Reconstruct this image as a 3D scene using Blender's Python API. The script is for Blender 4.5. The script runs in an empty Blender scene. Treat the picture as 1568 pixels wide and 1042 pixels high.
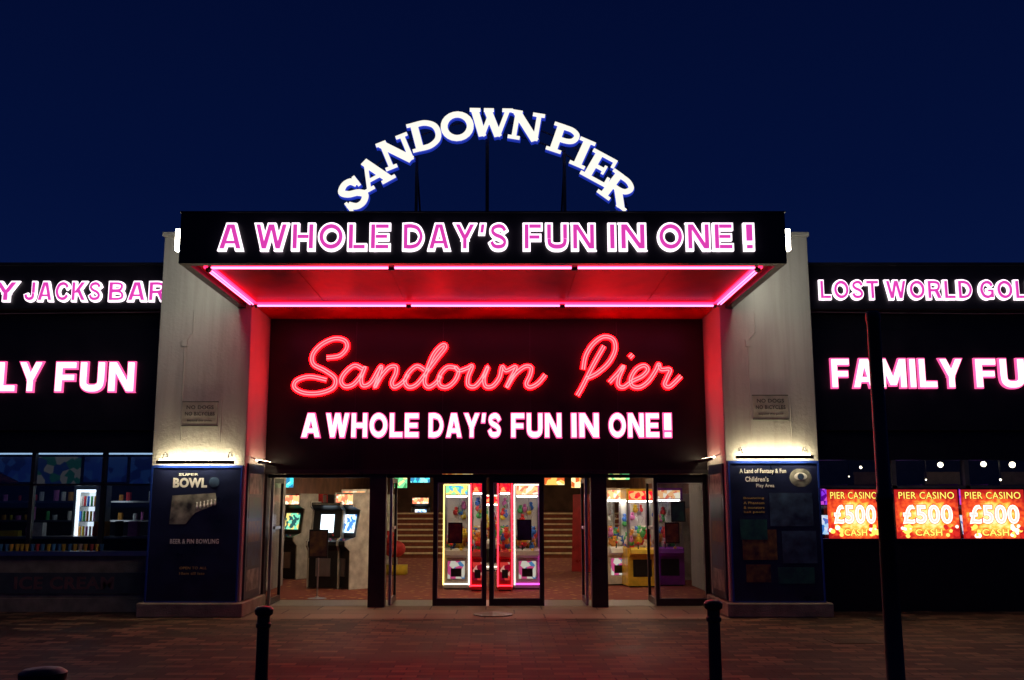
import bpy, bmesh, math, random
from mathutils import Vector
random.seed(7)
S=bpy.context.scene
# ------------------------------------------------------------------ survey
# metric survey of the facade: elevation readings -> metres on a real wall plane at depth Y
TH=math.radians(9.42); F=1500.; CX,CZ=.2,1.7
def RZ(py,Y): return CZ+Y*math.tan(TH+math.atan((521-py)/F))
def RX(px,py,Y):
    a=math.tan(TH+math.atan((521-py)/F)); return CX+(px-763)*Y*(math.cos(TH)+a*math.sin(TH))/F
# ------------------------------------------------------------------ materials
MC={}
def nt(name):
    m=bpy.data.materials.new(name); m.use_nodes=True; return m,m.node_tree.nodes,m.node_tree.links
def pbr(name,col,rough=.5,metal=0,var=.25,scale=6,bump=0,bscale=40,spec=.5,col2=None,det=6,stretch=(1,1,1)):
    if name in MC: return MC[name]
    m,N,L=nt(name); b=N['Principled BSDF']
    tc=N.new('ShaderNodeTexCoord'); mp=N.new('ShaderNodeMapping'); mp.inputs['Scale'].default_value=stretch
    L.new(tc.outputs['Object'],mp.inputs[0])
    n=N.new('ShaderNodeTexNoise'); n.inputs['Scale'].default_value=scale; n.inputs['Detail'].default_value=det
    L.new(mp.outputs[0],n.inputs['Vector'])
    r=N.new('ShaderNodeValToRGB'); r.color_ramp.elements[0].position=.3; r.color_ramp.elements[1].position=.7
    c2=col2 or tuple(min(1,c*(1+var)) for c in col); c1=tuple(c*(1-var) for c in col) if not col2 else col
    r.color_ramp.elements[0].color=(*c1,1); r.color_ramp.elements[1].color=(*c2,1)
    L.new(n.outputs['Fac'],r.inputs[0]); L.new(r.outputs[0],b.inputs['Base Color'])
    rr=N.new('ShaderNodeMapRange'); rr.inputs['To Min'].default_value=max(0,rough-.08); rr.inputs['To Max'].default_value=min(1,rough+.1)
    L.new(n.outputs['Fac'],rr.inputs['Value']); L.new(rr.outputs[0],b.inputs['Roughness'])
    b.inputs['Metallic'].default_value=metal; b.inputs['Specular IOR Level'].default_value=spec
    if bump:
        n2=N.new('ShaderNodeTexNoise'); n2.inputs['Scale'].default_value=bscale; n2.inputs['Detail'].default_value=8
        L.new(tc.outputs['Object'],n2.inputs['Vector'])
        bp=N.new('ShaderNodeBump'); bp.inputs['Strength'].default_value=bump; bp.inputs['Distance'].default_value=.02
        L.new(n2.outputs['Fac'],bp.inputs['Height']); L.new(bp.outputs[0],b.inputs['Normal'])
    MC[name]=m; return m
def emit(name,col,st,base=None):
    if name in MC: return MC[name]
    m,N,L=nt(name); b=N['Principled BSDF']
    b.inputs['Base Color'].default_value=(*(base or [c*.5 for c in col]),1)
    b.inputs['Emission Color'].default_value=(*col,1); b.inputs['Emission Strength'].default_value=st
    b.inputs['Roughness'].default_value=.4
    MC[name]=m; return m
def screen(name,cols,st,scale=5):
    """backlit display: coloured blotchy picture"""
    if name in MC: return MC[name]
    m,N,L=nt(name); b=N['Principled BSDF']; tc=N.new('ShaderNodeTexCoord')
    n=N.new('ShaderNodeTexVoronoi'); n.inputs['Scale'].default_value=scale; L.new(tc.outputs['Object'],n.inputs[0])
    sp=N.new('ShaderNodeSeparateColor'); L.new(n.outputs['Color'],sp.inputs[0])
    r=N.new('ShaderNodeValToRGB'); r.color_ramp.interpolation='CONSTANT'; e=r.color_ramp.elements
    e[0].color=(*cols[0],1); e[1].position=.999; e[1].color=(*cols[-1],1)
    for i,c in enumerate(cols[1:-1]):
        x=e.new((i+1)/(len(cols)-1)); x.color=(*c,1)
    L.new(sp.outputs[0],r.inputs[0]); L.new(r.outputs[0],b.inputs['Emission Color']); b.inputs['Emission Strength'].default_value=st; b.inputs['Base Color'].default_value=(.02,.02,.02,1); b.inputs['Roughness'].default_value=.2
    MC[name]=m; return m
def glass(name,tint=(1,1,1),fac=.07,rough=.02):
    if name in MC: return MC[name]
    m,N,L=nt(name); N.remove(N['Principled BSDF']); o=N['Material Output']
    t=N.new('ShaderNodeBsdfTransparent'); t.inputs[0].default_value=(*tint,1)
    g=N.new('ShaderNodeBsdfGlossy'); g.inputs['Roughness'].default_value=rough
    x=N.new('ShaderNodeMixShader'); x.inputs[0].default_value=fac
    L.new(t.outputs[0],x.inputs[1]); L.new(g.outputs[0],x.inputs[2]); L.new(x.outputs[0],o.inputs[0]); MC[name]=m; return m

def concrete_mat():
    m=pbr('painted_render',(.30,.295,.285),.75,col2=(.37,.365,.35),scale=1.3,bump=.3,bscale=22,stretch=(1.6,1.6,.4))
    N=m.node_tree.nodes; L=m.node_tree.links; b=N['Principled BSDF']; src=b.inputs['Base Color'].links[0].from_socket
    tc=N.new('ShaderNodeTexCoord'); mp=N.new('ShaderNodeMapping'); mp.inputs['Scale'].default_value=(9,9,.5); L.new(tc.outputs['Object'],mp.inputs[0])
    n=N.new('ShaderNodeTexNoise'); n.inputs['Scale'].default_value=1.3; n.inputs['Detail'].default_value=7; L.new(mp.outputs[0],n.inputs[0])
    r=N.new('ShaderNodeValToRGB'); r.color_ramp.elements[0].position=.32; r.color_ramp.elements[0].color=(.55,.52,.48,1); r.color_ramp.elements[1].position=.55; L.new(n.outputs['Fac'],r.inputs[0])
    mx=N.new('ShaderNodeMix'); mx.data_type='RGBA'; mx.blend_type='MULTIPLY'; mx.inputs['Factor'].default_value=.3
    L.new(src,mx.inputs['A']); L.new(r.outputs[0],mx.inputs['B']); L.new(mx.outputs['Result'],b.inputs['Base Color']); return m
concrete=concrete_mat()
plinthm=pbr('plinth_stone',(.22,.20,.16),.8,var=.3,scale=5,bump=.4)
black=pbr('black_panel',(.007,.006,.009),.36,var=.4,scale=3,spec=.4)
board=pbr('sign_board_panel',(.008,.003,.006),.34,var=.4,scale=2,spec=.35)
blackm=pbr('black_paint_metal',(.012,.012,.013),.35,var=.3,scale=9,bump=.05)
frame_bl=pbr('dark_door_frame',(.02,.018,.02),.3,var=.3)
alu=pbr('aluminium',(.45,.45,.46),.35,1,var=.1)
soff=pbr('soffit_red_glow',(.10,.002,.005),.4,col2=(.60,.006,.012),scale=1.0,bump=.10,bscale=2.2,spec=.04,stretch=(1,.6,1))  # red blotches are the neon's reflection, painted into the base colour
inner=pbr('reveal_red_glow_tint',(.45,.30,.29),.7,var=.08,scale=2)  # reddened base colour stands in for neon light on the pillar sides
navy=pbr('navy_poster',(.006,.010,.035),.3,col2=(.015,.02,.07),scale=3)
bluetrim=pbr('blue_frame',(.01,.04,.3),.4)
steel=pbr('galvanised_steel',(.06,.06,.07),.5,.5)
white=pbr('white_laminate',(.7,.7,.66),.4,var=.06)
g_clear=glass('clear_glass',fac=.05); g_case=glass('case_glass',fac=.04)
g_dark=glass('tinted_window_glass',(.7,.72,.76),.06)

tube_pink=emit('pink_tube',(1,.16,.40),4.6)
tube_glow=emit('pink_diffuser',(1,.014,.075),4.5)
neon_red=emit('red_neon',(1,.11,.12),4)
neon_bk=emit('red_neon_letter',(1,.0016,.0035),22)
l_white=emit('white_lit_edge',(1,.86,.95),1.9)
l_mag=emit('magenta_lit_face',(.72,.05,.44),1.0)
l_pw=emit('pinkwhite_lit_face',(1,.84,.92),1.7)
l_pedge=emit('pink_lit_edge',(1,.10,.34),1.3)
l_warm=emit('warm_white_face',(1,.96,.84),1.05)
l_blue=emit('blue_edge',(.02,.05,.6),.6)
l_side=emit('white_side_letters',(1,.93,.76),19)
l_lamp=emit('lamp_tube_warm',(1,.84,.50),95)

# ------------------------------------------------------------------ builder
def group(name,loc=(0,0,0)):
    e=bpy.data.objects.new(name,None); e.location=loc; e.empty_display_size=.3; S.collection.objects.link(e); return e
class B:
    def __init__(s): s.v=[];s.f=[];s.m=[];s.mats=[]
    def mi(s,mat):
        if mat not in s.mats: s.mats.append(mat)
        return s.mats.index(mat)
    def mesh(s,vs,fs,mat):
        o=len(s.v); s.v+=[tuple(v) for v in vs]; i=s.mi(mat)
        for f in fs: s.f.append([o+k for k in f]); s.m.append(i)
    def box(s,x0,x1,y0,y1,z0,z1,mat):
        v=[(x,y,z) for z in(z0,z1) for y in(y0,y1) for x in(x0,x1)]
        s.mesh(v,[(0,2,3,1),(4,5,7,6),(0,1,5,4),(2,6,7,3),(0,4,6,2),(1,3,7,5)],mat)
    def rings(s,rs,mat,cap=True):
        n=len(rs[0]); vs=[p for r in rs for p in r]; fs=[]; k=len(rs)
        for i in range(k-1):
            a=i*n;b=(i+1)*n
            for j in range(n): fs.append((a+j,a+(j+1)%n,b+(j+1)%n,b+j))
        if cap: fs.append(tuple(range(n))[::-1]); fs.append(tuple(range((k-1)*n,k*n)))
        s.mesh(vs,fs,mat)
    def cyl(s,p0,p1,r,mat,r1=None,n=14):
        p0=Vector(p0);p1=Vector(p1);d=(p1-p0).normalized()
        u=d.orthogonal().normalized(); w=d.cross(u); r1=r if r1 is None else r1
        s.rings([[p+(u*math.cos(t)+w*math.sin(t))*q for t in [2*math.pi*k/n for k in range(n)]] for p,q in((p0,r),(p1,r1))],mat)
    def lathe(s,c,prof,mat,n=20):
        s.rings([[(c[0]+r*math.cos(t),c[1]+r*math.sin(t),c[2]+z) for t in [2*math.pi*k/n for k in range(n)]] for r,z in prof],mat)
    def tube(s,pts,r,mat,n=8):
        P=[Vector(p) for p in pts]; rs=[]
        for i,p in enumerate(P):
            d=(P[min(i+1,len(P)-1)]-P[max(i-1,0)]).normalized()
            w=Vector((0,1,0)); u=d.cross(w)
            if u.length<.05: u=d.orthogonal()
            u.normalize(); w=u.cross(d)
            rs.append([p+(u*math.cos(t)+w*math.sin(t))*r for t in [2*math.pi*k/n for k in range(n)]])
        s.rings(rs,mat)
    def prism(s,poly,y0,y1,mat):
        n=len(poly); v=[(x,y0,z) for x,z in poly]+[(x,y1,z) for x,z in poly]
        s.mesh(v,[tuple(range(n)),tuple(range(n,2*n))[::-1]]+[(i,(i+1)%n,n+(i+1)%n,n+i) for i in range(n)],mat)
    def prismx(s,poly,x0,x1,mat):
        n=len(poly); v=[(x0,y,z) for y,z in poly]+[(x1,y,z) for y,z in poly]
        s.mesh(v,[tuple(range(n)),tuple(range(n,2*n))[::-1]]+[(i,(i+1)%n,n+(i+1)%n,n+i) for i in range(n)],mat)
    def sph(s,c,r,mat,sc=(1,1,1),n=10):
        rs=[]
        for i in range(1,n):
            a=math.pi*i/n
            rs.append([(c[0]+r*sc[0]*math.sin(a)*math.cos(t),c[1]+r*sc[1]*math.sin(a)*math.sin(t),c[2]-r*sc[2]*math.cos(a)) for t in [2*math.pi*k/n for k in range(n)]])
        s.rings(rs,mat)
    def build(s,name,parent=None,bevel=0,smooth=False):
        me=bpy.data.meshes.new(name); me.from_pydata(s.v,[],s.f)
        for m in s.mats: me.materials.append(m)
        me.polygons.foreach_set('material_index',s.m)
        bm=bmesh.new(); bm.from_mesh(me); bmesh.ops.recalc_face_normals(bm,faces=bm.faces); bm.to_mesh(me); bm.free()
        if smooth: me.polygons.foreach_set('use_smooth',[True]*len(me.polygons))
        o=bpy.data.objects.new(name,me); S.collection.objects.link(o)
        if parent: o.parent=parent
        if bevel:
            md=o.modifiers.new('bev','BEVEL'); md.width=bevel; md.segments=2; md.limit_method='ANGLE'
        return o
def one(name,parent,args,mat,bevel=0):
    b=B(); b.box(*args,mat); return b.build(name,parent,bevel)
def cr(pts,n=6):
    P=[pts[0]]+list(pts)+[pts[-1]]; out=[]
    for i in range(1,len(P)-2):
        for k in range(n):
            t=k/n; q=[]
            for d in range(2):
                a,b_,c,e=P[i-1][d],P[i][d],P[i+1][d],P[i+2][d]
                q.append(.5*(2*b_+(c-a)*t+(2*a-5*b_+4*c-e)*t*t+(-a+3*b_-3*c+e)*t**3))
            out.append(tuple(q))
    out.append(tuple(pts[-1])); return out
def ribbon(pts,w):
    P=[Vector((p[0],p[1])) for p in pts]; L_=[];R_=[]; cl=(P[0]-P[-1]).length<1e-4
    for i,p in enumerate(P):
        if cl and i in(0,len(P)-1): d=(P[1]-P[-2]).normalized()
        else: d=(P[min(i+1,len(P)-1)]-P[max(i-1,0)]).normalized()
        n=Vector((-d.y,d.x))*w/2; L_.append(p+n);R_.append(p-n)
    return L_,R_
# ------------------------------------------------------------------ small printed text (built-in font)
def tmesh(body,off,ext=1.0,space=1.0):
    c=bpy.data.curves.new('t','FONT'); c.body=body; c.size=1; c.offset=off; c.extrude=ext; c.space_character=space; c.resolution_u=4
    o=bpy.data.objects.new('t',c); S.collection.objects.link(o)
    bpy.context.view_layer.update()
    me=bpy.data.meshes.new_from_object(o.evaluated_get(bpy.context.evaluated_depsgraph_get()))
    v=[tuple(p.co) for p in me.vertices]; f=[tuple(p.vertices) for p in me.polygons]
    bpy.data.meshes.remove(me); bpy.data.objects.remove(o); bpy.data.curves.remove(c)
    return v,f
def letters(b,body,x0,x1,z0,z1,Y,layers,space=1.08):
    ref=None
    for off,yf,yb,mat in layers:
        v,f=tmesh(body,off,1,space)
        if ref is None:
            xs=[p[0] for p in v]; ys=[p[1] for p in v]; ref=(min(xs),max(xs),min(ys),max(ys))
        a=(x1-x0)/(ref[1]-ref[0]); c=(z1-z0)/(ref[3]-ref[2])
        b.mesh([(x0+(x-ref[0])*a,Y-(yf if z>0 else yb),z0+(y-ref[2])*c) for x,y,z in v],f,mat)
# ------------------------------------------------------------------ heavy block channel letters
def ring(cx,cz,rx,rz,n=28): return [(cx+rx*math.cos(2*math.pi*k/n),cz+rz*math.sin(2*math.pi*k/n)) for k in range(n)]+[(cx+rx,cz)]
T=.24
st_=('r',0,T,0,1)
CC=[(.86,.68),(.74,.84),(.52,.90),(.26,.80),(.13,.5),(.26,.2),(.52,.10),(.74,.16),(.86,.32)]
BG={'A':(1.02,[('d',.14,0,.46,1,.26),('d',.88,0,.56,1,.26),('r',.28,.74,.19,.36)]),
'W':(1.42,[('d',.13,1,.41,0,.24),('d',.41,0,.69,1,.24),('d',.73,1,1.01,0,.24),('d',1.01,0,1.29,1,.24)]),
'H':(.94,[st_,('r',.94-T,.94,0,1),('r',.2,.74,.40,.60)]),
'O':(1.08,[('c',ring(.54,.5,.42,.40),.225)]),
'L':(.76,[st_,('r',.2,.76,0,.2)]),
'E':(.82,[st_,('r',.2,.82,0,.2),('r',.2,.76,.405,.59),('r',.2,.82,.8,1)]),
'F':(.78,[st_,('r',.2,.72,.38,.57),('r',.2,.78,.8,1)]),
'D':(.98,[st_,('c',cr([(.13,.9),(.42,.9),(.70,.80),(.85,.5),(.70,.20),(.42,.1),(.13,.1)]),.21)]),
'Y':(1.0,[('d',.14,1,.5,.40,.27),('d',.86,1,.5,.40,.27),('r',.38,.62,0,.5)]),
'S':(.84,[('c',cr([(.74,.70),(.62,.86),(.42,.905),(.2,.84),(.14,.70),(.27,.57),(.56,.46),(.71,.31),(.64,.15),(.42,.095),(.2,.14),(.08,.31)]),.21)]),
'U':(.94,[('r',0,T,.38,1),('r',.94-T,.94,.38,1),('c',cr([(.12,.42),(.15,.22),(.29,.12),(.47,.10),(.65,.12),(.79,.22),(.82,.42)]),.23)]),
'N':(.98,[st_,('r',.98-T,.98,0,1),('d',.14,1,.84,0,.27)]),
'I':(T,[st_]),
'!':(.27,[('d',.135,1,.135,.30,.26),('r',.01,.26,0,.2)]),
"'":(.26,[('d',.15,1,.09,.62,.22)]),
'J':(.76,[('r',.76-T,.76,.38,1),('c',cr([(.638,.42),(.60,.18),(.38,.10),(.18,.17),(.11,.34)]),.22)]),
'C':(.96,[('c',cr(CC),.22)]),
'K':(1.0,[st_,('d',.25,.38,.80,1,.31),('d',.42,.62,.85,0,.31)]),
'B':(.90,[st_,('c',cr([(.13,.905),(.5,.905),(.70,.85),(.73,.72),(.66,.59),(.5,.545),(.13,.545)]),.18),('c',cr([(.13,.095),(.55,.095),(.75,.16),(.79,.29),(.71,.43),(.5,.49),(.13,.49)]),.18)]),
'R':(.96,[st_,('c',cr([(.13,.9),(.52,.9),(.74,.84),(.79,.68),(.71,.52),(.5,.46),(.13,.46)]),.2),('d',.56,.5,.82,0,.3)]),
'T':(.88,[('r',.44-T/2,.44+T/2,0,1),('r',0,.88,.79,1)]),
'G':(1.0,[('c',cr(CC[:-1]+[(.84,.24)]),.22),('r',.55,.97,.36,.53),('r',.75,.97,.04,.5)]),
'M':(1.18,[st_,('r',1.18-T,1.18,0,1),('d',.14,1,.59,.08,.27),('d',1.04,1,.59,.08,.27)])}
def block(b,word,x0,x1,z0,z1,Y,layers,gap=.15,tr=None):
    """layers: (grow, protrusion_front, protrusion_back, mat)"""
    wt=sum(BG[c][0] for c in word if c!=' ')+gap*(len(word)-1)+.35*word.count(' '); ax=(x1-x0)/wt; az=z1-z0; k=0
    tr=tr or (lambda x,d,z:(x,Y-d,z))
    x=0
    for ch in word:
        if ch==' ': x+=.35+gap; continue
        w,pr=BG[ch]
        for p in pr:
            k+=1; j=(k%7)*.0009
            for g,yf,yb,mat in layers:
                if p[0]=='r': q=[(p[1]-g/2,p[3]-g/2),(p[2]+g/2,p[3]-g/2),(p[2]+g/2,p[4]+g/2),(p[1]-g/2,p[4]+g/2)]; polys=[q]
                elif p[0]=='d':
                    _,xa,za,xb,zb,t=p
                    if za>zb: xa,za,xb,zb=xb,zb,xa,za
                    sl=(xb-xa)/(zb-za); h=(t+g*math.sqrt(1+sl*sl))/2; e=g/2
                    xa-=sl*e;za-=e;xb+=sl*e;zb+=e
                    polys=[[(xa-h,za),(xa+h,za),(xb+h,zb),(xb-h,zb)]]
                else:
                    A_,B_=ribbon(p[1],p[2]+g)
                    if (Vector(p[1][0])-Vector(p[1][-1])).length>.01:
                        for s_,e_ in((0,1),(-1,-2)):
                            d=(Vector(p[1][s_])-Vector(p[1][e_])).normalized()*g/2; A_[s_]=A_[s_]+d; B_[s_]=B_[s_]+d
                    n=len(A_); vs=[]
                    for dd in(yf+j,yb):
                        vs+=[tr(x0+(x+q.x)*ax,dd,z0+q.y*az) for q in A_+B_]
                    fs=[]
                    for i in range(n-1): fs+=[(i,i+1,n+i+1,n+i),(i,2*n+i,2*n+i+1,i+1),(n+i,n+i+1,3*n+i+1,3*n+i)]
                    fs+=[(0,n,3*n,2*n),(n-1,3*n-1,4*n-1,2*n-1)]
                    b.mesh(vs,fs,mat); continue
                for q in polys:
                    v=[tr(x0+(x+a)*ax,dd,z0+c*az) for dd in(yf+j,yb) for a,c in q]
                    b.mesh(v,[(0,1,2,3),(0,1,5,4),(1,2,6,5),(2,3,7,6),(3,0,4,7)],mat)
        x+=w+gap
def words(name,parent,ws,py0,py1,Y,layers,gap=.15):
    b=B(); m=(py0+py1)/2
    for w,p0,p1 in ws: block(b,w,RX(p0,m,Y),RX(p1,m,Y),RZ(py1,Y),RZ(py0,Y),Y,layers,gap)
    return b.build(name,parent)

# ================================================================== BUILDING
bld=group('pier_entrance_building')
PY=15.2; DY=16.65
for sx,nm in((-1,'pillar_a'),(1,'pillar_b')):
    b=B(); x0,x1=sorted((sx*3.70,sx*5.14)); b.box(x0,x1,PY,18.2,.22,5.90,concrete)
    b.box(x0-.03,x1+.03,PY-.04,18.2,5.90,5.97,concrete)
    b.build(nm,bld,.012)
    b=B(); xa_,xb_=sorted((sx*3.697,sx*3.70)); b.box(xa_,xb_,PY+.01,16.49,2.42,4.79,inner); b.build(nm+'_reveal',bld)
    b=B(); x0,x1=sorted((sx*3.63,sx*5.22)); b.box(x0,x1,PY-.1,DY-.05,0,.215,plinthm); b.build(nm+'_plinth',bld,.02)
    b=B(); xc=sx*4.42
    b.tube([(xc-.3,PY-.012,2.65),(xc-.3,PY-.012,4.2),(xc-.18,PY-.012,4.34),(xc-.18,PY-.012,4.7)],.008,concrete,6)
    b.box(xc-.34,xc-.26,PY-.03,PY-.001,4.12,4.22,concrete); b.tube([(xc+.32,PY-.012,2.62),(xc+.32,PY-.012,3.3)],.007,concrete,6)
    b.build(nm+'_conduit',bld)
b=B(); b.box(-3.695,3.695,16.5,16.95,2.20,5.0,board)
for k in range(1,5):
    x=-3.7+k*1.48; b.box(x-.005,x+.005,16.495,16.5,2.22,4.75,frame_bl)
b.box(-3.69,3.69,16.44,16.5,2.17,2.24,frame_bl)
b.build('sign_board',bld)
cw=3.91; cf=12.25
b=B()
b.box(-cw,cw,cf,cf+.14,4.73,5.40,black)
for s in(-1,1):
    x0,x1=sorted((s*cw,s*(cw-.12))); b.box(x0,x1,cf+.14,PY-.002,4.73,5.398,black)
b.box(-cw+.12,cw-.12,cf+.14,PY-.002,5.25,5.34,black)
b.box(-3.69,3.69,PY-.002,16.5,5.25,5.34,black)
b.box(-cw-.012,cw+.012,cf-.012,cf+.15,5.402,5.425,blackm)
b.build('canopy_fascia',bld,.006)
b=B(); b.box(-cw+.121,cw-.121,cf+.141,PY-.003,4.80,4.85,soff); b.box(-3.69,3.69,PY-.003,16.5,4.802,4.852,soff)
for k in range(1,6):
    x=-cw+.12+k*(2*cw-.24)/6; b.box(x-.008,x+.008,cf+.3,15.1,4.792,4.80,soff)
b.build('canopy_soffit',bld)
tg=group('canopy_tube_light')
b=B(); tz=4.735
def run(p0,p1):
    p0=Vector(p0);p1=Vector(p1); d=(p1-p0).normalized(); n=Vector((-d.y,d.x,0))
    for s in(-.024,.024): b.cyl(p0+n*s+d*.03,p1+n*s-d*.03,.0095,tube_pink)
    b.cyl(p0,p0+d*.04,.036,blackm); b.cyl(p1-d*.04,p1,.036,blackm)
    a=p0+Vector((0,0,.022));c=p1+Vector((0,0,.022))
    q=[a+n*.062,a-n*.062,c-n*.062,c+n*.062]; b.mesh([*q,*[v+Vector((0,0,.025)) for v in q]],[(0,1,2,3),(4,5,6,7),(0,1,5,4),(1,2,6,5),(2,3,7,6),(3,0,4,7)],tube_glow)
xa=3.63
for y in(12.52,15.02):
    for k in range(3): run((-xa+.03+k*(2*xa-.06)/3,y,tz),(-xa+.03+(k+1)*(2*xa-.06)/3,y,tz))
for s in(-1,1): run((s*xa,12.6,tz),(s*xa,14.95,tz))
b.build('tubes',tg)

FL=[(.10,.05,.0,l_white),(-.07,.075,.05,l_mag)]
FM=[(.085,.05,0,l_pedge),(-.015,.075,.05,l_pw)]
sg=group('illuminated_letter_sign')
words('letters',sg,[('A',337,373),('WHOLE',392,597),("DAY'S",618,777),('FUN',802,910),('IN',932,987),('ONE',1007,1120),('!',1139,1152)],345,384,cf-.002,FL,.2)
sg=group('illuminated_letter_sign')
words('letters',sg,[('A',463,491),('WHOLE',500,641),("DAY'S",657,767),('FUN',783,859),('IN',875,916),('ONE',932,1008),('!',1016,1027)],634,670,16.494,FM,.17)
for s in(-1,1):
    sg=group('illuminated_letter_sign'); b=B()
    f=(lambda X,D,Z,s=s:(s*(cw+.001+D), (X if s>0 else 27.0-X), Z))
    block(b,'FUN FUN',12.30,14.7,4.92,5.20,0,[(0,.07,.0,l_side)],.2,f)
    b.build('letters',sg)

# ---- wings
WY=16.0
wl=group('amusement_arcade_wing'); wr=group('amusement_arcade_wing')
zt=RZ(415,WY)
for s,g in((-1,wl),(1,wr)):
    def bx(nm,x0,x1,*a,bevel=0):
        x0,x1=sorted((s*x0,s*x1)); return one(nm,g,(x0,x1,*a[:-1]),a[-1],bevel)
    bx('upper_wall',5.141,14,WY,WY+.3,2.62,zt-.1,black)
    bx('top_fascia',5.142,14,WY-.35,WY+.28,RZ(474,15.65),zt,black,bevel=.01)
    bx('parapet_cap',5.142,14,WY-.38,WY+.32,zt+.002,zt+.05,blackm)
    bx('lower_fascia',5.143,14,WY-.12,WY-.002,RZ(660,15.9),RZ(505,15.9),black,bevel=.01)
    bx('roof',5.15,14,WY+.3,30,zt-.3,zt-.12,blackm)
    bx('ceiling',5.15,14,WY+.3,21,2.62,2.7,frame_bl)
    bx('end_wall',14,14.3,WY,30,0,zt,black)
    bx('room_back_wall',5.2,14,20.6,20.8,0,2.62,pbr('dark_interior_wall',(.04,.04,.07),.8))
    bx('room_floor',5.2,14,WY+.3,20.6,.01,.03,pbr('dark_floor',(.04,.03,.03),.5))
    b=B(); b.tube([(s*5.16,15.64,RZ(478,15.65)),(s*8,15.64,RZ(478,15.65)-.03),(s*14,15.64,RZ(478,15.65))],.008,blackm,6); b.build('cable',g)
sgn=[(-1,[('RUFFY',-150,29),('JACKS',40,157),('BAR',169,256)],433,462,15.648,FL),
     (-1,[('FAMILY',-133,66),('FUN',88,207)],556,600,15.878,FM),
     (1,[('LOST',1254,1343),('WORLD',1354,1486),('GOLF',1497,1590)],431,459,15.648,FL),
     (1,[('FAMILY',1272,1471),('FUN',1492,1610)],551,594,15.878,FM)]
for s,ws,a,c,Y,Lr in sgn:
    sg=group('illuminated_letter_sign'); words('letters',sg,ws,a,c,Y,Lr,.19)

kb=pbr('kiosk_band',(.05,.07,.08),.5)
b=B(); b.box(-14,-5.25,WY,WY+.3,.2,.86,plinthm); b.box(-14,-5.23,WY-.08,WY+.3,0,.2,plinthm)
b.box(-14,-5.24,WY-.06,WY+.28,.862,.93,alu)
b.box(-14,-5.24,WY-.03,WY-.002,.28,.60,kb)
for x in(-5.3,-6.2,-7.35,-9.2,-11): b.box(x-.03,x+.03,WY+.02,WY+.12,.93,2.6,frame_bl)
b.box(-14,-5.2,WY+.02,WY+.12,1.97,2.0,frame_bl); b.box(-14,-5.2,WY-.03,WY+.12,2.50,2.62,black)
b.build('shopfront',wl)
one('window_glass',wl,(-14,-5.25,WY+.06,WY+.07,.93,2.5),g_dark)
b=B(); letters(b,'DONUTS  ICE CREAM',-9.0,-5.9,.34,.54,WY-.031,[(.03,.006,0,pbr('dull_letter',(.16,.08,.08),.5))]); b.build('kiosk_lettering',wl)
cu=[pbr('c%d'%i,c,.5) for i,c in enumerate([(.6,.42,.06),(.05,.2,.4),(.4,.08,.08),(.1,.3,.12),(.6,.55,.4)])]
b=B()
for k in range(30):
    x=-8.6+k*.085+random.uniform(-.015,.015); b.lathe((x,WY-.02,.935),[(.022,0),(.034,.10),(.036,.11)],cu[random.choice([0,0,0,4,1,2])],8)
b.build('paper_cups',wl)
gf=pbr('grey_frame',(.10,.10,.11),.4)
b=B(); b.box(5.141,14,WY,WY+.3,0,1.10,black)
for x in(5.25,6.60,7.78,8.95,10.4,11.8): b.box(x-.035,x+.035,WY-.02,WY+.1,1.10,2.60,gf)
b.box(5.2,14,WY-.02,WY+.1,1.92,1.97,gf); b.box(5.2,14,WY-.03,WY+.1,2.38,2.62,black); b.box(5.2,14,WY-.03,WY+.1,1.08,1.13,frame_bl)
b.build('shopfront',wr)
one('window_glass',wr,(5.2,14,WY+.05,WY+.06,1.13,2.4),g_dark)

def starburst():
    m,N,L=nt('cash_poster_print'); b=N['Principled BSDF']
    tc=N.new('ShaderNodeTexCoord'); mp=N.new('ShaderNodeMapping'); mp.inputs['Location'].default_value=(-.5,0,-.47); mp.inputs['Scale'].default_value=(1,0.001,1.1); L.new(tc.outputs['Generated'],mp.inputs[0])
    g=N.new('ShaderNodeTexNoise'); g.inputs['Scale'].default_value=9; g.inputs['Detail'].default_value=5; L.new(tc.outputs['Generated'],g.inputs[0])
    ln=N.new('ShaderNodeVectorMath'); ln.operation='LENGTH'; L.new(mp.outputs[0],ln.inputs[0])
    ad=N.new('ShaderNodeMath'); ad.operation='MULTIPLY_ADD'; ad.inputs[1].default_value=.75; L.new(g.outputs['Fac'],ad.inputs[0]); L.new(ln.outputs['Value'],ad.inputs[2])
    r=N.new('ShaderNodeValToRGB'); e=r.color_ramp.elements
    e[0].position=.50; e[0].color=(1,.80,.34,1); e[1].position=.98; e[1].color=(.35,.01,.01,1)
    x=e.new(.64); x.color=(1,.50,.06,1); x=e.new(.78); x.color=(.85,.09,.02,1)
    L.new(ad.outputs[0],r.inputs[0]); L.new(r.outputs[0],b.inputs['Emission Color']); L.new(r.outputs[0],b.inputs['Base Color']); b.inputs['Emission Strength'].default_value=1.4
    return m
sb=starburst(); p_pink=emit('poster_pink',(1,.62,.56),1.4); p_wh=emit('poster_white',(1,.92,.75),1.9); p_red=emit('poster_red',(.75,.03,.02),1.0); p_y=emit('poster_yellow',(1,.75,.12),1.5); p_dk=emit('poster_dark',(.15,.01,.01),1)
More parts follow.
